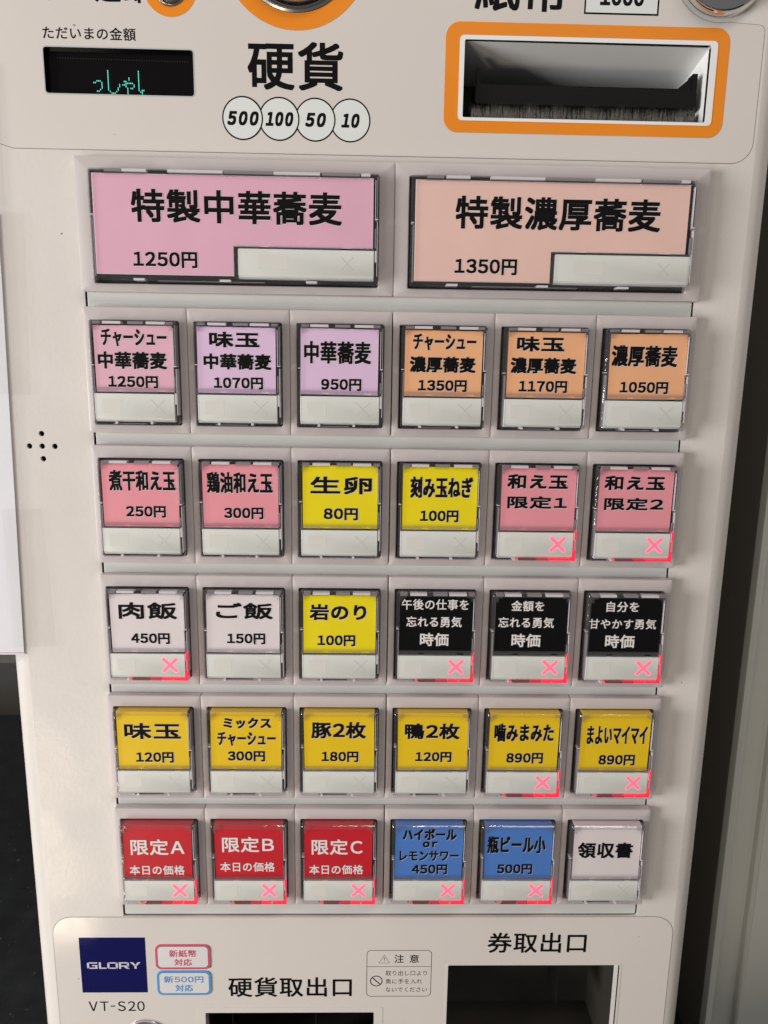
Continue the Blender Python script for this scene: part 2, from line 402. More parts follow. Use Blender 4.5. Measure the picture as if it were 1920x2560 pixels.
# 1000 note symbol
b = B().add([(66.0,P1,50.95),(92.6,P1,50.95),(92.6,P1,64),(66.0,P1,64)], [(0,1,2,3)], 0)
b.add([(66.6,P1-.01,51.55),(92.0,P1-.01,51.55),(92.0,P1-.01,63.4),(66.6,P1-.01,63.4)], [(0,1,2,3)], 1)
np_ = part('note_symbol', b.mesh('note_symbol', [M['black'], M['bluewhite']], fix=False), 'boxed symbol for the 1000 yen note')
part('lettering', lettering([('1000', 79.3, 56.9, 15.6, 6.2, P1-.03, 0.26, 0)], [M['black']]), parent=np_)

# ---- orange rings and frame
def flatring(lo_, li_, y, mm, name, label=None, parent=None):
    return part(name, ringloft(lo_, li_, y, y+0.1).mesh(name, mm), label, parent=parent)
note = part('note_slot', ringloft(rr(22.4,115.0,15.35,43.3,1.5,0), rr(24.1,112.6,16.4,41.9,0.6,0), OY-0.25, PY+1.5).mesh('note_slot', M['whitein']), 'white framed banknote slot')
part('orange_border', ringloft(rr(17.3,119.3,11.3,47.6,5.0,0,8), rr(22.4,115.0,15.3,43.3,2.0,0,8), P1-0.03, P1+0.1).mesh('orange_border', M['orange']), parent=note)
b = B()   # chute: ceiling, walls, floor, back
x0, x1 = 24.1, 112.6
b.add([(x0,PY+1,41.9),(x1,PY+1,41.6),(x1,31,36.6),(x0,31,36.9)], [(0,1,2,3)])
b.add([(x1,PY+1,41.6),(x1,PY+1,16.4),(x1,31,16.4),(x1,31,36.6)], [(0,1,2,3)])
part('note_chute', b.mesh('note_chute', M['whitein'], fix=False), 'white sloping ceiling inside the note slot', parent=note)
b = B()
b.add([(x0,PY+1,41.9),(x0,PY+1,16.4),(x0,31,16.4),(x0,31,36.9)], [(0,1,2,3)])
b.add([(x0,PY+1,16.4),(x1,PY+1,16.4),(x1,31,16.4),(x0,31,16.4)], [(0,1,2,3)])
b.box(x0-2, x1+2, 31, 33, 10, 45)
b.box(23, 118, 60, 61, 5, 60)
part('note_chute_back', b.mesh('note_chute_back', M['blackpl'], fix=False), parent=note)
b = B()
b.loft([rr(29.0,110.4,22.4,28.3,1.0,7), rr(28.6,110.8,22.0,28.7,1.4,8), rr(28.6,110.8,22.0,28.7,1.4,16)])
b.box(29.3,30.8,7.4,9,27.5,34.4); b.box(108.6,110.4,7.4,12,27.5,34.2)
b.add([(102.5,8,28.3),(109,8,34.0),(109,8,28.3),(102.5,11,28.3),(109,11,34.0),(109,11,28.3)], [(0,1,2),(5,4,3),(0,3,4,1),(1,4,5,2),(2,5,3,0)])
b.box(94.5,104,7.6,10,28.2,29.0)
b.box(28.6,31,8,12,16.4,21); b.box(108,110.8,8,12,16.4,21)
b.box(29.5,110,7.8,8.6,27.3,29.2)
part('note_guide', b.mesh('note_guide', M['blackpl']), 'black note guide bar with two upright ears', parent=note)
b = B()
for i in range(1700):
    x = random.uniform(27.5, 110.2); y = random.uniform(3.9, 6.9); h = random.uniform(3.2, 5.6) + 0.35*math.sin(x*0.55); a = random.gauss(0, 0.55); w = 0.075
    z = 16.45; b.add([(x,y,z),(x+w,y+0.03,z),(x+a+w*.5,y-random.uniform(0,1.2),z+h)], [(0,1,2)])
part('bristles', b.mesh('bristles', M['brush'], fix=False), 'row of grey anti-dust bristles', 'stuff', parent=note)

# coin slot disc
def lathe(prof, cx, cz, n=48, cap=True):
    b = B(); b.loft([circ(cx, cz, max(r, 0.01), y, n) for r, y in prof], cap0=False, cap1=cap); return b
coin = part('coin_slot', lathe([(20.6,OY-0.4),(20.0,OY-0.9),(19.3,OY-0.4),(18.9,PY+2.0),(18.2,PY+2.2)], -35.8, 69.5, cap=True).mesh('coin_slot', M['steel'], smooth=40), 'round chrome coin slot with orange ring')
part('orange_ring', ringloft(circ(-35.8,69.5,26.2,0,64), circ(-35.8,69.5,20.7,0,64), P1-0.03, P1+0.1).mesh('orange_ring', M['orange']), parent=coin)
part('chrome_disc', lathe([(18.0,PY+2.1),(17.9,PY-3.0),(17.2,PY-4.4),(15.8,PY-5.0),(14.5,PY-4.4),(13.5,PY-1.0),(9,PY+0.5),(4,PY+0.5)], -35.8, 69.5, 64).mesh('chrome_disc', M['chrome'], smooth=50), parent=coin)
ret = part('return_lever', lathe([(5.7,OY-0.2),(5.4,OY-0.6),(5.0,OY-0.2),(4.9,PY+3),(3.5,PY+3.5)], -79.5, 55.6, 36).mesh('return_lever', M['steel'], smooth=40), 'small round coin return button with orange ring')
part('orange_ring', ringloft(circ(-79.5,55.9,9.3,0,48), circ(-79.5,55.6,5.75,0,48), P1-0.03, P1+0.1).mesh('orange_ring', M['orange']), parent=ret)
part('lever_knob', lathe([(4.6,PY+3),(4.5,PY+0.6),(3.8,PY-0.3),(2.0,PY+0.2)], -79.5, 55.6, 32).mesh('lever_knob', M['steel'], smooth=50), parent=ret)
ul = part('upper_lock', lathe([(16.2,OY-0.1),(15.9,OY-1.2),(15.2,PY-3.4),(13.6,PY-5.2),(10.5,PY-6.2),(7.0,PY-6.0),(6.2,PY-5.2),(3,PY-5.0)], 114.6, 66.8, 56).mesh('upper_lock', M['chrome'], smooth=50), 'domed chrome cylinder lock at the upper right corner')
ll = part('lower_lock', lathe([(9.7,OY-0.1),(9.5,OY-1.4),(8.8,PY-2.4),(7.4,PY-2.8),(5.5,PY-2.4),(5.0,PY-1.6),(2,PY-1.5)], -108.4, -378.6, 44).mesh('lower_lock', M['chrome'], smooth=50), 'small chrome lock below the model code')

# ---- lower film prints
lg = part('logo_plate', B().box(-136.1,-106.6,P1-0.05,P1+0.1,-354.0,-325.2).mesh('logo_plate', M['navy']), 'navy square logo plate')
b = B()
def quad(*p): b.add([(x, P1-0.07, z) for x, z in p], [tuple(range(len(p)))])
def bar(x0, x1, z0, z1): quad((x0, z0), (x1, z0), (x1, z1), (x0, z1))
gx = [-133.2, -127.9, -124.1, -118.9, -113.9]; gb, gt, t_, v_ = -341.4, -338.0, 0.62, 0.95
x = gx[0]; bar(x+.7, x+4.6, gt-t_, gt); bar(x, x+v_, gb+.4, gt-.5); quad((x, gt-.5), (x+v_, gt-.6), (x+.9, gt), (x+.7, gt)); bar(x+.5, x+4.6, gb, gb+t_); quad((x, gb+.5), (x+.5, gb), (x+v_, gb), (x+v_, gb+.6)); bar(x+4.6-v_, x+4.6, gb+t_, gb+2.0); bar(x+2.2, x+4.6-v_, gb+1.38, gb+2.0)
x = gx[1]; bar(x, x+v_, gb, gt); bar(x+v_, x+3.4, gb, gb+t_)
x = gx[2]; bar(x+.6, x+4.1, gt-t_, gt); bar(x+.6, x+4.1, gb, gb+t_); bar(x, x+v_, gb+.5, gt-.5); bar(x+4.7-v_, x+4.7, gb+.5, gt-.5)
for (ax, az) in ((x, gt), (x, gb)): sg = -1 if az == gt else 1; quad((ax, az+sg*.5), (ax+.6, az), (ax+v_, az+sg*.1), (ax+v_, az+sg*t_))
for az in (gt, gb): sg = -1 if az == gt else 1; quad((x+4.7, az+sg*.5), (x+4.1, az), (x+4.7-v_, az+sg*.1), (x+4.7-v_, az+sg*t_))
x = gx[3]; bar(x, x+v_, gb, gt); bar(x+v_, x+4.1, gt-t_, gt); bar(x+v_, x+4.1, gb+1.1, gb+1.1+t_); bar(x+4.5-v_, x+4.5, gb+1.3, gt-.3); quad((x+2.2, gb+1.1), (x+3.4, gb), (x+4.8, gb), (x+3.5, gb+1.1))
x = gx[4]; quad((x, gt), (x+1.3, gt), (x+2.6, gb+1.9), (x+2.1, gb+1.2)); quad((x+4.8, gt), (x+3.5, gt), (x+2.3, gb+1.9), (x+2.7, gb+1.2)); bar(x+1.9, x+2.9, gb, gb+1.6)
part('lettering', b.mesh('lettering', [M['logo']], fix=False), 'silver extended letters GLORY', parent=lg)
def badge(cx, cz, w, h, mm, lines, label):
    o = (rr(cx-w/2,cx+w/2,cz-h/2,cz+h/2,2.6,P1-0.35,6))
    b = B().loft([[(p[0],P1+0.1,p[2]) for p in o], o, rr(cx-w/2+1.15,cx+w/2-1.15,cz-h/2+1.0,cz+h/2-1.0,1.8,P1-0.36,6)], cap0=False, cap1=True)
    b.mi[-1] = 1
    q = part('badge', b.mesh('badge', [mm, M['sticker']]), label)
    part('lettering', lettering([(t, x, z, ww, hh, P1-0.40, 0.07, 0) for t, x, z, ww, hh in lines], [mm]), parent=q)
badge(-89.9, -335.1, 24.7, 12.7, M['pinkprint'], [('新紙幣', -89.9, -333.2, 12.2, 3.7), ('対応', -89.9, -337.8, 7.9, 3.6)], 'white sticker with crimson border reading 新紙幣対応')
badge(-89.8, -348.8, 24.5, 12.6, M['blueprint'], [('新500円', -90.0, -346.8, 17.8, 3.6), ('対応', -89.9, -351.4, 7.9, 3.7)], 'white sticker with blue border reading 新500円対応')
cb = outline(rr(-6.75,22.7,-356.5,-332.1,2.0,0,6), 0.24, P1)
cb.add([(-6.75,P1-.005,-340.75),(22.7,P1-.005,-340.75),(22.7,P1-.005,-340.55),(-6.75,P1-.005,-340.55)], [(0,1,2,3)])
cp = part('caution_print', cb.mesh('caution_print', M['black'], fix=False), 'boxed caution print with warning triangle and prohibition sign')
b = outline([(-1.25,0,-338.75),(3.5,0,-338.75),(1.12,0,-334.6)], 0.26, P1, 0.0)
b.add([(0.93,P1,-335.9),(1.31,P1,-335.9),(1.2,P1,-337.4),(1.04,P1,-337.4)], [(0,1,2,3)]); b.add(circ(1.12,-337.95,0.2,P1,10), [tuple(range(10))])
part('warning_triangle', b.mesh('warning_triangle', M['black'], fix=False), parent=cp)
b = outline(circ(-2.36,-348.3,2.68,0,36,2.62), 0.42, P1)
b.add([(-4.3,P1-.01,-346.75),(-4.0,P1-.01,-346.4),(-0.4,P1-.01,-349.85),(-0.7,P1-.01,-350.2)], [(0,1,2,3)])
part('prohibition_sign', b.mesh('prohibition_sign', M['black'], fix=False), parent=cp)
part('lettering', lettering([('注', 7.9,-336.5,4.3,4.3,P1,0.04,0),('意',14.8,-336.5,4.3,4.3,P1,0.04,0),('取り出し口より',11.3,-344.1,18.9,2.7,P1,0,0),('奥に手を入れ',10.3,-348.5,16.8,2.7,P1,0,0),('ないでください',11.5,-352.9,19.0,2.5,P1,0,0)], [M['black']]), parent=cp)

# ---- ticket outlet and coin tray (their lower ends lie below the picture)
def outlet(name, x0, x1, zt, lip, label):
    b = ringloft(rr(x0-lip,x1+lip,-402,zt+lip*0.7,1.0,0), rr(x0,x1,-400,zt,0.6,0), OY-0.12, PY+6)
    o = part(name, b.mesh(name, M['paint']), label)
    b = B(); n = 10
    prof = [(PY+6, zt+3), (PY+6, zt)] + [(PY+9+30*math.sin(math.radians(a)), zt+2-22*(1-math.cos(math.radians(a)))) for a in range(0, 91, 9)] + [(PY+40, -400)]
    for i in range(len(prof)-1):
        (ya, za), (yb, zb) = prof[i], prof[i+1]
        b.add([(x0-1,ya,za),(x1+1,ya,za),(x1+1,yb,zb),(x0-1,yb,zb)], [(0,1,2,3)])
    b.box(x0-1,x0,PY+6,PY+45,-400,zt+3); b.box(x1,x1+1,PY+6,PY+45,-400,zt+3); b.box(x0-1,x1+1,PY+6,PY+45,-403,-400)
    part('dark_chute', b.mesh('dark_chute', M['smoke'], smooth=40, fix=False), parent=o)
    return o
ot = outlet('ticket_outlet', 30.4, 109.3, -340.0, 1.0, 'dark ticket outlet with thin pale rim')
part('inner_flap', B().box(84.5,84.9,14,30,-372,-343).mesh('inner_flap', M['blackpl']), parent=ot)
oc = outlet('coin_tray', -80.8, -3.2, -365.1, 4.0, 'coin tray with a raised cream frame')
for x in (-70.5, -31): part('tray_rib', B().box(x,x+0.6,12,22,-400,-366).mesh('tray_rib', M['blackpl']), parent=oc)

# ---- backing board behind the buttons
b = B().loft([rr(-114.9,114.5,-313.6,-2.6,0.8,PY+0.5), rr(-114.6,114.2,-313.3,-2.9,0.8,PY+0.2)], cap0=False, cap1=True)
b.loft([rr(-115.9,115.6,-314.8,-1.5,0.4,PY+2.5), rr(-115.8,115.5,-314.7,-1.6,0.4,PY+2.5)], cap0=False, cap1=True, mi=1)
part('backing_board', b.mesh('backing_board', [M['backing'], M['dark']]), 'pale grey board showing in the gaps between the button rows')

# ------------------------------------------------------------------ menu buttons
PITCH, ROW, BH = 38.5, 51.69, 46.75
def rect_frame(hw, top, bot, ohw, otop, obot):
    """button bezel: chamfered outside, bevelled opening, walls down to the board (local z: 0 at the top)"""
    L = [rr(-hw, hw, bot, top, 0.6, PY+0.1, 3), rr(-hw, hw, bot, top, 0.6, 0.45, 3), rr(-hw+0.12, hw-0.12, bot+0.12, top-0.2, 0.6, 0.12, 3), rr(-hw+0.4, hw-0.4, bot+0.4, top-0.6, 0.6, 0, 3),
         rr(-ohw-0.3, ohw-0.15, obot-0.3, otop+0.25, 0.7, 0, 3), rr(-ohw, ohw-0.4, obot, otop, 0.6, 0.3, 3), rr(-ohw, ohw-0.4, obot, otop, 0.6, PY+0.1, 3)]
    b = B().loft(L, cap0=False, cap1=False)
    return b
def bezel_mesh(hw, ohw, otop, obot):
    b = rect_frame(hw, 0, -BH, ohw, otop, obot)
    return b.mesh('menu_button', M['bezel'], smooth=30)
small_bezel = bezel_mesh(PITCH/2-0.05, 16.65, -4.85, -43.6)
big_bezel = bezel_mesh(PITCH*1.5-0.05, 52.4, -4.65, -43.8)
def well_mesh(ohw, top, bot):
    return B().box(-ohw+.02, ohw-.02, PY-0.35, PY+0.15, bot+.02, top-.02).mesh('well_floor', M['dark'])
small_well = well_mesh(16.7, -4.5, -43.8); big_well = well_mesh(52.5, -4.3, -43.9)

def cap_mesh(hw, top, bot, iw, itop, ibot):
    """clear plastic rim of the cap, solid walls"""
    f = lambda h, t, bo, r, y: rr(-h, h, bo, t, r, y, 3)
    L = [f(hw, top, bot, 0.9, PY-0.5), f(hw-0.1, top-0.1, bot+0.1, 0.9, -3.7), f(hw-0.45, top-0.45, bot+0.45, 0.9, -4.15), f(iw, itop, ibot, 0.3, -4.15), f(iw, itop, ibot, 0.3, PY-0.5)]
    return B().loft(L, closed=True)
def small_cap():
    b = cap_mesh(16.1, -5.1, -43.2, 14.75, -6.7, -41.9)
    return b.mesh('clear_cap', M['rim'], smooth=25)
cap_s = small_cap()
cap_b = cap_mesh(51.9, -4.9, -43.3, 50.4, -7.0, -41.6).mesh('clear_cap', M['rim'], smooth=25)
# small clear clips: two top corners, hinge strip over the lower edge of the card
clips_s = []
for sx in (-1, 1):
    b = B(); b.box(min(sx*12.1, sx*14.9), max(sx*12.1, sx*14.9), -4.5, -3.6, -7.0, -5.6); b.box(min(sx*13.7, sx*14.9), max(sx*13.7, sx*14.9), -4.45, -3.6, -8.6, -7.0)
    clips_s.append(b.mesh('corner_clip', M['rim']))
b = B().box(-15.3, 15.3, -4.6, -3.65, -30.3, -29.4); b.box(-15.5, -7.0, -4.3, -3.6, -31.5, -30.3); b.box(-4.6, 8.6, -4.3, -3.6, -31.5, -30.3); b.box(11.4, 15.5, -4.3, -3.6, -31.5, -30.3)
hinge_s = b.mesh('clear_hinge', M['rim'])
body_s = B().box(-14.6, 14.6, -2.6, PY-0.4, -41.8, -6.8).mesh('cap_body', M['body'])
body_b = B().box(-50.2, 50.2, -2.6, PY-0.4, -41.5, -7.1).mesh('cap_body', M['body'])
def refraction_blocks(hw, top, bot, seed, with_top=True):
    """coloured blocks imitating refraction in the clear rim: pale and grey along the top, streaks on the right, dark below with pale bars"""
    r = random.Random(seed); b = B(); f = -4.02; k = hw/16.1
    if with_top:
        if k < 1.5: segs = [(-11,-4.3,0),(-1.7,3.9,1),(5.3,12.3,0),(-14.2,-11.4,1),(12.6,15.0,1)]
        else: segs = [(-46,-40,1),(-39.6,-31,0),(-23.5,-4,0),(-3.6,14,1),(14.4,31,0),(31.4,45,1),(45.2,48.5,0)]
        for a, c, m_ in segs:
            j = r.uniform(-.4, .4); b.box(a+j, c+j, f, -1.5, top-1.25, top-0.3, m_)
    # right wall: two long streaks broken half way
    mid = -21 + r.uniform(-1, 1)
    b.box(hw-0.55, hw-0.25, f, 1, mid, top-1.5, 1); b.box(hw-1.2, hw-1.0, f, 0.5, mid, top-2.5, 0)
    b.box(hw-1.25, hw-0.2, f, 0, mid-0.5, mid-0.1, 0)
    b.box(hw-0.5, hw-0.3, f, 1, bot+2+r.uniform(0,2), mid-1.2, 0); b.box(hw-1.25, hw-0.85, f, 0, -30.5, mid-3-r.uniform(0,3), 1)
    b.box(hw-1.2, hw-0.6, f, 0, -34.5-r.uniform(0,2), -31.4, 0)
    # left wall: nearly black, one grey streak
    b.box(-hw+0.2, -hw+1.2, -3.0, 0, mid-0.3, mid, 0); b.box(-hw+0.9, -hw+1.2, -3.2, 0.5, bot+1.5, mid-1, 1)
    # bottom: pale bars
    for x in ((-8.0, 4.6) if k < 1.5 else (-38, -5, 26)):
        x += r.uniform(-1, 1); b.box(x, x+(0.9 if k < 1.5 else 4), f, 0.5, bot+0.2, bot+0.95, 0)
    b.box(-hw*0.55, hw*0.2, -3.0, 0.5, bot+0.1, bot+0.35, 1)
    return b.mesh('rim_refraction_block', [M['pale'], M['midgrey']])
refr_s = [refraction_blocks(16.1, -5.1, -43.2, k) for k in range(5)]; refr_n = [refraction_blocks(16.1, -5.1, -43.2, 40+k, False) for k in range(4)]
refr_b = [refraction_blocks(51.9, -4.9, -43.3, 20+k) for k in range(2)]
cover_s = B().box(-14.75, 14.75, -3.75, -3.6, -31.0, -6.7).mesh('clear_cover', M['cover'])
b = B()
def lpoly(x0, x1, top, step_x, step_z, bot, y0, y1):
    P = [(x0,top),(x1,top),(x1,step_z),(step_x,step_z),(step_x,bot),(x0,bot)]
    return [(x,y0,z) for x, z in P], [(x,y1,z) for x, z in P]
def lshape(x0, x1, top, step_x, step_z, bot, y0, y1, name, mm):
    a, c = lpoly(x0, x1, top, step_x, step_z, bot, y0, y1)
    return B().add(a+c, [(0,1,2,3),(0,3,4,5),(9,8,7,6),(11,10,9,6)] + [(i,(i+1)%6,6+(i+1)%6,6+i) for i in range(6)]).mesh(name, mm)

# milky status plate with its thick lower lip
def window_mesh(x0, x1, zt, zb):
    L = [rr(x0,x1,zb-1.3,zt,0.3,-1.5), rr(x0,x1,zb-1.2,zt,0.3,-3.1), rr(x0,x1,zb-0.1,zt,0.3,-3.9), rr(x0+0.15,x1-0.15,zb+0.1,zt-0.15,0.3,-4.0)]
    return B().loft(L).mesh('status_window', M['window'], smooth=25)
win_s = window_mesh(-15.1, 14.7, -31.7, -41.0)
def cross(cx, cz, r, w, y, mm, name='cross_mark', rounded=True):
    b = B()
    for k, sg in enumerate((1, -1)):
        n = Vector((sg, 1)).normalized(); t = Vector((-n.y, n.x)); pts = []
        for e in (1, -1):
            c = Vector((cx, cz)) + n*(r*e)
            for a in range(-90, 91, 30 if rounded else 180):
                v = n*e*math.cos(math.radians(a)) + t*e*math.sin(math.radians(a)); pts.append(c + v*w/2)
        b.add([(p.x, y-k*0.004, p.y) for p in pts], [tuple(range(len(pts)))])
    return b.mesh(name, mm, fix=False)
X = dict(cx=9.6, cz=-36.4)
x_off = cross(8.5, -36.4, 3.7, 0.28, -4.03, M['faintx'], rounded=False)
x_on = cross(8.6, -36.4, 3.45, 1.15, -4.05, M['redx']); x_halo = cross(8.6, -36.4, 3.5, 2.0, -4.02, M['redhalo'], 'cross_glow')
sq_s = B().loft([rr(-12.5,-5.2,-39.0,-33.9,0.4,-4.01), rr(-12.4,-5.3,-38.9,-34.0,0.4,-4.02)], cap0=False).mesh('faint_square', M['faint'])
# red light piped along the lower right of the rim
b = B().box(5.4, 9.4, -4.3, -2.2, -42.95, -42.25, 0); b.box(9.9, 15.4, -4.3, -2.2, -42.95, -42.25, 0); b.box(0.6, 5.2, -4.3, -2.2, -42.95, -42.25, 3)
b.box(15.15, 15.8, -4.3, -2.0, -43.0, -39.0); b.box(15.15, 15.8, -4.3, -2.0, -34.5, -31.0)
b.box(-6.5, 0.4, -4.25, -2.2, -42.95, -42.3, 2); b.box(-8.0, -6.9, -4.3, -2.2, -42.95, -42.2, 1); b.box(15.15, 15.8, -4.28, -2.0, -38.8, -34.7, 1)
led_s = b.mesh('red_light_rim', [M['led'], M['led2'], M['led3'], M['led4']])

def share(name, me, parent, mm=None, loc=(0,0,0), rot=0, label=None):
    o = obj(name, me, parent, loc, label, None, rot)
    if mm: o.material_slots[0].link = 'OBJECT'; o.material_slots[0].material = mm
    return o

PINK=(0.76,0.44,0.54); LILAC=(0.74,0.53,0.74); PEACH=(0.87,0.45,0.24); ROSE=(0.82,0.31,0.37); YELLOW=(0.85,0.70,0.010); GOLD=(0.82,0.55,0.012)
WHITE=(0.75,0.68,0.70); BLACK=(0.005,0.0045,0.005); RED=(0.56,0.012,0.025); BLUE=(0.075,0.20,0.57); SALMON=(0.82,0.55,0.49); ORCHID=(0.76,0.43,0.56)
cards = {'pink':PINK,'lilac':LILAC,'peach':PEACH,'rose':ROSE,'yellow':YELLOW,'gold':GOLD,'white':WHITE,'black':BLACK,'red':RED,'blue':BLUE,'salmon':SALMON,'orchid':ORCHID}
# per button: colour, lit cross?, lines (text, dx, dz, w, h) relative to the top centre of the bezel
ROWS = [
 [('pink',0,[('チャーシュー',0.4,-11.3,24.1,6.3),('中華蕎麦',-0.5,-19.5,25.5,6.3),('1250円',-0.6,-27.4,18.5,4.5)]),
  ('lilac',0,[('味玉',-1.0,-11.4,18.6,5.7),('中華蕎麦',0,-19.4,25.2,5.8),('1070円',0.2,-27.3,18.4,4.4)]),
  ('lilac',0,[('中華蕎麦',-1.1,-15.5,25.0,8.2),('950円',0.3,-27.3,15.1,4.5)]),
  ('peach',0,[('チャーシュー',0.1,-11.1,23.6,6.0),('濃厚蕎麦',-0.4,-19.3,24.8,5.9),('1350円',-0.3,-27.1,18.4,4.4)]),
  ('peach',0,[('味玉',-2.3,-11.2,17.9,5.5),('濃厚蕎麦',-0.8,-19.1,24.9,5.9),('1170円',-0.6,-26.9,18.4,4.5)]),
  ('peach',0,[('濃厚蕎麦',-1.2,-15.0,25.0,7.8),('1050円',-0.5,-26.7,18.4,4.5)])],
 [('rose',0,[('煮干和え玉',0.9,-13.0,25.4,8.0),('250円',1.8,-25.2,15.3,4.6)]),
  ('rose',0,[('鶏油和え玉',-0.2,-13.4,25.3,8.2),('300円',1.1,-25.4,15.2,4.6)]),
  ('yellow',0,[('生卵',0.4,-14.0,23.8,6.9),('80円',0.3,-25.3,13.3,4.8)]),
  ('yellow',0,[('刻み玉ねぎ',0.6,-14.3,24.3,8.4),('100円',0,-25.7,15.0,4.7)]),
  ('rose',1,[('和え玉',-0.5,-11.6,23.7,5.8),('限定1',-0.3,-19.8,23.4,5.0)]),
  ('rose',1,[('和え玉',-0.9,-11.7,23.8,5.7),('限定2',-0.7,-20.0,23.4,5.0)])],
 [('white',1,[('肉飯',0.5,-13.7,23.1,7.0),('450円',1.1,-25.4,15.4,4.6)]),
  ('white',0,[('ご飯',0.4,-13.5,22.6,6.8),('150円',0.9,-25.2,15.3,4.6)]),
  ('yellow',0,[('岩のり',-0.7,-13.7,22.7,6.8),('100円',-1.3,-25.7,15.2,4.7)]),
  ('black',1,[('午後の仕事を',-0.5,-10.1,26.9,4.5),('忘れる勇気',-0.8,-17.4,22.4,4.5),('時価',-0.5,-24.9,11.6,5.6)]),
  ('black',1,[('金額を',-1.7,-10.4,13.3,4.4),('忘れる勇気',-2.0,-17.4,22.6,4.5),('時価',-1.7,-25.0,11.8,5.7)]),
  ('black',1,[('自分を',-1.7,-10.4,13.2,4.4),('甘やかす勇気',-1.2,-17.7,27.4,4.3),('時価',-1.8,-25.1,12.0,5.7)])],
 [('gold',0,[('味玉',0,-14.0,23.1,7.2),('120円',0.5,-25.8,15.5,4.8)]),
  ('gold',0,[('ミックス',0.5,-10.2,19.6,4.8),('チャーシュー',0.1,-17.3,24.1,6.2),('300円',-0.1,-25.1,15.4,4.7)]),
  ('gold',0,[('豚2枚',-0.3,-13.2,22.6,7.4),('180円',0.3,-25.2,15.3,4.8)]),
  ('gold',0,[('鴨2枚',-0.2,-13.5,22.8,7.1),('120円',0.6,-25.1,15.1,4.6)]),
  ('gold',1,[('噛みまみた',-0.3,-13.9,24.9,8.2),('890円',0.5,-25.5,15.4,4.9)]),
  ('gold',1,[('まよいマイマイ',0.3,-14.8,25.3,8.2),('890円',1.0,-26.2,15.3,4.9)])],
 [('red',1,[('限定A',-0.3,-15.9,22.8,7.5),('本日の価格',-0.9,-26.9,23.5,4.6)]),
  ('red',1,[('限定B',-0.3,-14.6,22.1,7.3),('本日の価格',-0.7,-25.3,23.4,4.6)]),
  ('red',1,[('限定C',-0.7,-15.7,21.9,7.4),('本日の価格',-1.1,-26.6,23.3,4.6)]),
  ('blue',1,[('ハイボール',0.1,-9.6,23.1,5.5),('or',0.4,-14.4,6.4,2.8),('レモンサワー',0.1,-19.9,25.6,4.9),('450円',0.4,-26.5,15.3,4.8)]),
  ('blue',1,[('瓶ビール小',-0.8,-14.5,25.2,8.2),('500円',-1.1,-26.3,15.3,4.9)]),
  ('white',0,[('領収書',-0.7,-17.1,23.9,7.6)])],
]
card_tops = [-6.8, -6.2, -6.6, -5.3, -5.3]
card_meshes = [B().box(-14.6, 14.5, -3.3, -3.1, -31.0, t).mesh('menu_card', M['white']) for t in card_tops]
card_reflections = B().box(-14.6, 14.5, -3.15, 1.5, -5.75, -5.35).mesh('card_reflection', M['white'])  # strip imitating the card colour reflected in the clear cap top
def mixc(c, t, k): return tuple(a*(1-k)+b*k for a, b in zip(c, t))
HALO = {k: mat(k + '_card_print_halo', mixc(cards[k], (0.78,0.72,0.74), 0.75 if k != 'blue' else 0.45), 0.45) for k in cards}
def card_text(lines, colour, y, bold_big, parent):
    inv = colour in ('black', 'red')
    b = B(); out = []
    for t, dx, dz, w, h in lines:
        price = t[-1] == '円'; thick = 0.19 if price else (bold_big if h > 5.3 else 0.85*bold_big)
        if inv: thick = 0.08 if h < 5 else 0.14
        if len(t) > 5 and not price: thick *= 0.8
        wd = w + (0 if price else 0)
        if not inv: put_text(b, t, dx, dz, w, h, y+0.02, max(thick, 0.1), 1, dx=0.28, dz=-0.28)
        put_text(b, t, dx, dz, w, h, y-0.03, thick, 0)
    return obj('lettering', b.mesh('lettering', [M['white'] if inv else M['black'], HALO[colour]], fix=False), parent, label=('white' if inv else 'black') + ' characters ' + ' '.join(L[0] for L in lines))
names = {'pink':'pink','lilac':'lilac','peach':'peach orange','rose':'rose pink','yellow':'bright yellow','gold':'golden yellow','white':'off-white','black':'black','red':'red','blue':'blue'}
for r, row in enumerate(ROWS):
    top = -(46.93+5.3) - r*ROW
    for c, (colour, lit, lines) in enumerate(row):
        x = (c-2.5)*PITCH + (0.15 if c > 2 else -0.15)
        btn = part('menu_button', small_bezel, 'button with %s card reading %s%s' % (names[colour], ' '.join(L[0] for L in lines), ' and a lit red cross' if lit else ''), loc=(x, 0, top))
        share('well_floor', small_well, btn); share('cap_body', body_s, btn); share('clear_cap', cap_s, btn)
        share('rim_refraction_block', refr_s[(r*3+c*2) % 5] if r < 3 else refr_n[(r+c) % 4], btn)
        jx, jz, jr = random.uniform(-.2,.2), random.uniform(-.15,.0), math.radians(random.uniform(-.6,.6))
        share('menu_card', card_meshes[r], btn, card_mat(colour, cards[colour]), (jx, 0, jz), jr)
        if r > 2: share('card_reflection', card_reflections, btn, card_mat(colour, cards[colour]))
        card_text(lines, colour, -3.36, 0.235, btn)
        share('clear_cover', cover_s, btn); [share('corner_clip', q, btn) for q in clips_s]; share('clear_hinge', hinge_s, btn)
        w = share('status_window', win_s, btn); share('faint_square', sq_s, btn)
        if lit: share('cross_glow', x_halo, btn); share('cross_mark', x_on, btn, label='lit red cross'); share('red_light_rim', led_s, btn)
        else: share('cross_mark', x_off, btn, label='unlit grey cross')

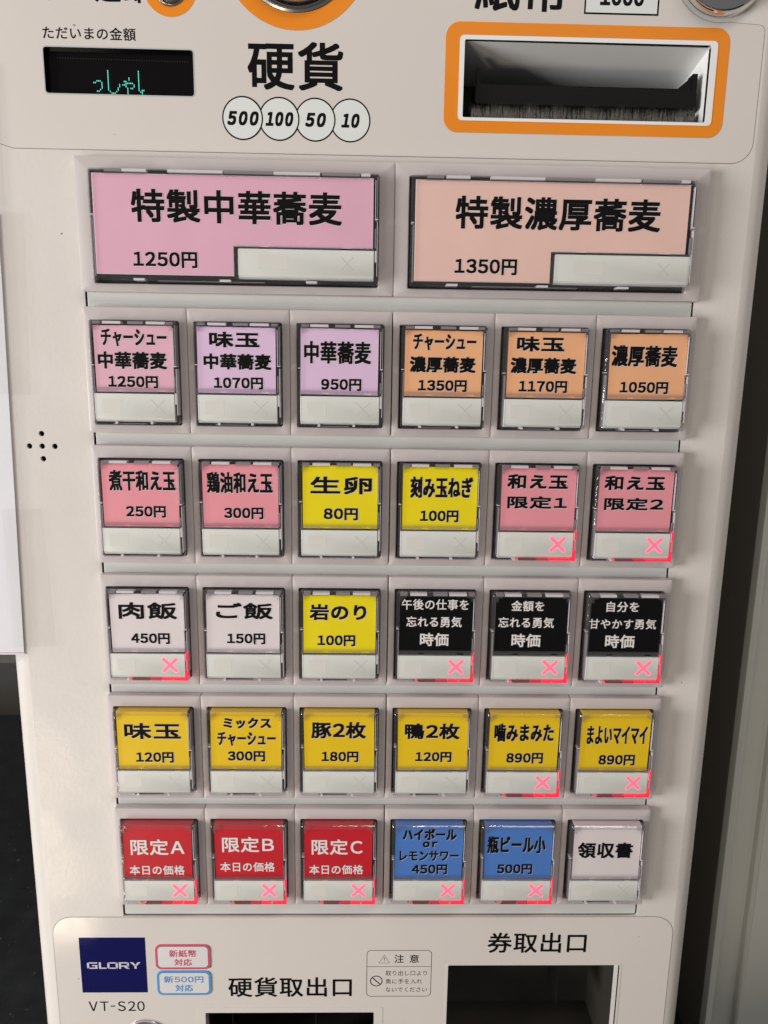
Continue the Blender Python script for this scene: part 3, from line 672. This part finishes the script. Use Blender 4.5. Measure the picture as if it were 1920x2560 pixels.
for k, (cx, colour, card, lines, stepx, winx) in enumerate((
    (-57.75, 'orchid', (-50.2, 50.0, -6.9, -0.7, -30.5, -40.8), [('特製中華蕎麦',0.9,-17.3,75.5,11.3),('1250円',-25.4,-35.7,23.1,5.6)], -0.7, (1.1, 50.4)),
    (57.75, 'salmon', (-50.1, 49.3, -6.9, -0.3, -30.4, -41.4), [('特製濃厚蕎麦',1.7,-17.4,74.9,11.3),('1350円',-24.0,-36.1,22.9,5.6)], -0.3, (1.3, 51.2)))):
    btn = part('menu_button', big_bezel, 'wide button with %s card reading %s' % ('orchid pink' if k == 0 else 'salmon pink', ' '.join(L[0] for L in lines)), loc=(cx, 0, 0))
    share('well_floor', big_well, btn); share('cap_body', body_b, btn); share('clear_cap', cap_b, btn); share('rim_refraction_block', refr_b[k], btn)
    x0, x1, t, sx, sz, bo = card
    obj('menu_card', lshape(x0, x1, t, sx, sz, bo, -3.3, -3.2, 'menu_card', card_mat(colour, cards[colour])), btn)
    obj('card_margin', lshape(x0-0.25, x1+0.05, t+0.3, sx+0.15, sz-0.15, bo-0.2, -3.18, -3.0, 'card_margin', M['white']), btn)
    card_text(lines, colour, -3.36, 0.37, btn)
    obj('clear_cover', lshape(-50.4, 50.4, -7.0, 0.2, -31.0, -41.6, -3.75, -3.6, 'clear_cover', M['cover']), btn)
    w0, w1 = winx
    obj('status_window', window_mesh(w0, w1, -31.4, -40.6), btn)
    b = B().box(w0-1.2, w0-0.2, -4.4, -2.6, -42.0, -30.6); b.box(w0, w0+7.5, -4.3, -3.0, -31.3, -30.6); b.box(w0+11, w1-12, -4.3, -3.0, -31.3, -30.6); b.box(w1-8, w1, -4.3, -3.0, -31.3, -30.6)
    obj('clear_hinge', b.mesh('clear_hinge', M['rim']), btn)
    share('faint_square', B().loft([rr(8.0,19.2,-38.4,-33.6,0.3,-4.01), rr(8.1,19.1,-38.3,-33.7,0.3,-4.02)], cap0=False).mesh('faint_square', M['faint']), btn)
    obj('cross_mark', cross(w1-9.7, -36.0, 3.2, 0.28, -4.03, M['faintx'], rounded=False), btn, label='unlit grey cross')

# ------------------------------------------------------------------ sleeve and tapes on the left edge
sl = thing('document_sleeve', 'clear plastic sleeve with a white sheet taped over the left edge of the machine', 'document sleeve', None, (-200, 2.3, -190))
def slc(pts): return [(x+200, y, z+190) for x, y, z in pts]
def sheet(pts, y, t, name, mm):
    n = len(pts); vs = [(x, y, z) for x, z in pts] + [(x, y+t, z) for x, z in pts]
    return B().add([(x+200, yy, z+190) for x, yy, z in vs], [tuple(range(n)), tuple(reversed(range(n, 2*n)))] + [(i,(i+1)%n,n+(i+1)%n,n+i) for i in range(n)]).mesh(name, mm)
obj('sleeve_film', sheet([(-280,30),(-140.6,30),(-141.5,4),(-143.4,-85),(-145.1,-181),(-145.9,-187),(-148.2,-190.6),(-152,-194.2),(-280,-196)], 0.0, 0.35, 'sleeve_film', M['sleeve']), sl)
obj('paper_sheet', sheet([(-278,-20),(-145.3,-20),(-145.9,-48),(-146.8,-85),(-149.3,-190.8),(-278,-191.6)], 0.6, 0.15, 'paper_sheet', M['paper']), sl)
obj('pink_line', sheet([(-278,-190.6),(-149.6,-189.8),(-149.6,-190.2),(-278,-191.0)], 0.5, 0.05, 'pink_line', M['pinkline']), sl)
def tape(pts, z0, label):
    n = len(pts); y = 2.1
    vs = [(x-pts[0][0], 0, z-z0) for x, z in pts] + [(x-pts[0][0], 0.07, z-z0) for x, z in pts]
    me = B().add(vs, [tuple(range(n)), tuple(reversed(range(n, 2*n)))] + [(i,(i+1)%n,n+(i+1)%n,n+i) for i in range(n)]).mesh('clear_tape', M['tape'])
    thing('clear_tape', label, 'adhesive tape', me, (pts[0][0], y, z0), 'clear tapes along the sleeve')
tape([(-156,-18.9),(-135.3,-19.4),(-138.0,-85.2),(-156,-85)], -85, 'upper strip of clear tape beside the two wide pink buttons')
tape([(-153,-129.8),(-137.2,-129.5),(-135.4,-186.8),(-153,-187.4)], -187, 'lower wrinkled strip of clear tape below the speaker holes')

# ------------------------------------------------------------------ setting
ct = thing('counter', 'dark speckled stone counter under the ticket machine', 'counter', B().box(-1200, 900, -60, 470, -40, 0).mesh('counter', M['counter']), (0, 0, -455.3))
wl = obj('wall', B().box(-2500, 2500, 0, 20, -1200, 1500).mesh('wall', M['wall']), None, (0, 560, 0), None, 'structure')
# grey painted cabinet standing to the right
nb = thing('metal_cabinet', 'grey painted metal cabinet beside the right side of the ticket machine', 'cabinet', None, (184, 60, -455))
b = B(); prof = [(0,300),(0,0.6),(0.5,-0.6),(1.3,-0.6),(1.7,0.4),(1.9,3.5),(6.5,4.2),(8.2,2.6),(14,1.0),(15.2,0.2),(15.6,-3.2),(16.4,-4.2),(17.4,-4.0),(18.6,-2.6),(58,-2.4),(59,-4),(64,-4),(65,-2.4),(300,-2.4),(300,300)]
prof = [(x, y) for x, y in prof]
lo_, hi = [(x,y,0) for x, y in prof], [(x,y,900) for x, y in prof]
b.loft([lo_, hi])
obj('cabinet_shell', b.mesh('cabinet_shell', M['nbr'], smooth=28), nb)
obj('shaded_side', B().box(-0.4, 0, 4, 290, 0, 895).mesh('shaded_side', M['nbrshade']), nb, label='side facing the machine, dark colour standing in for shade')
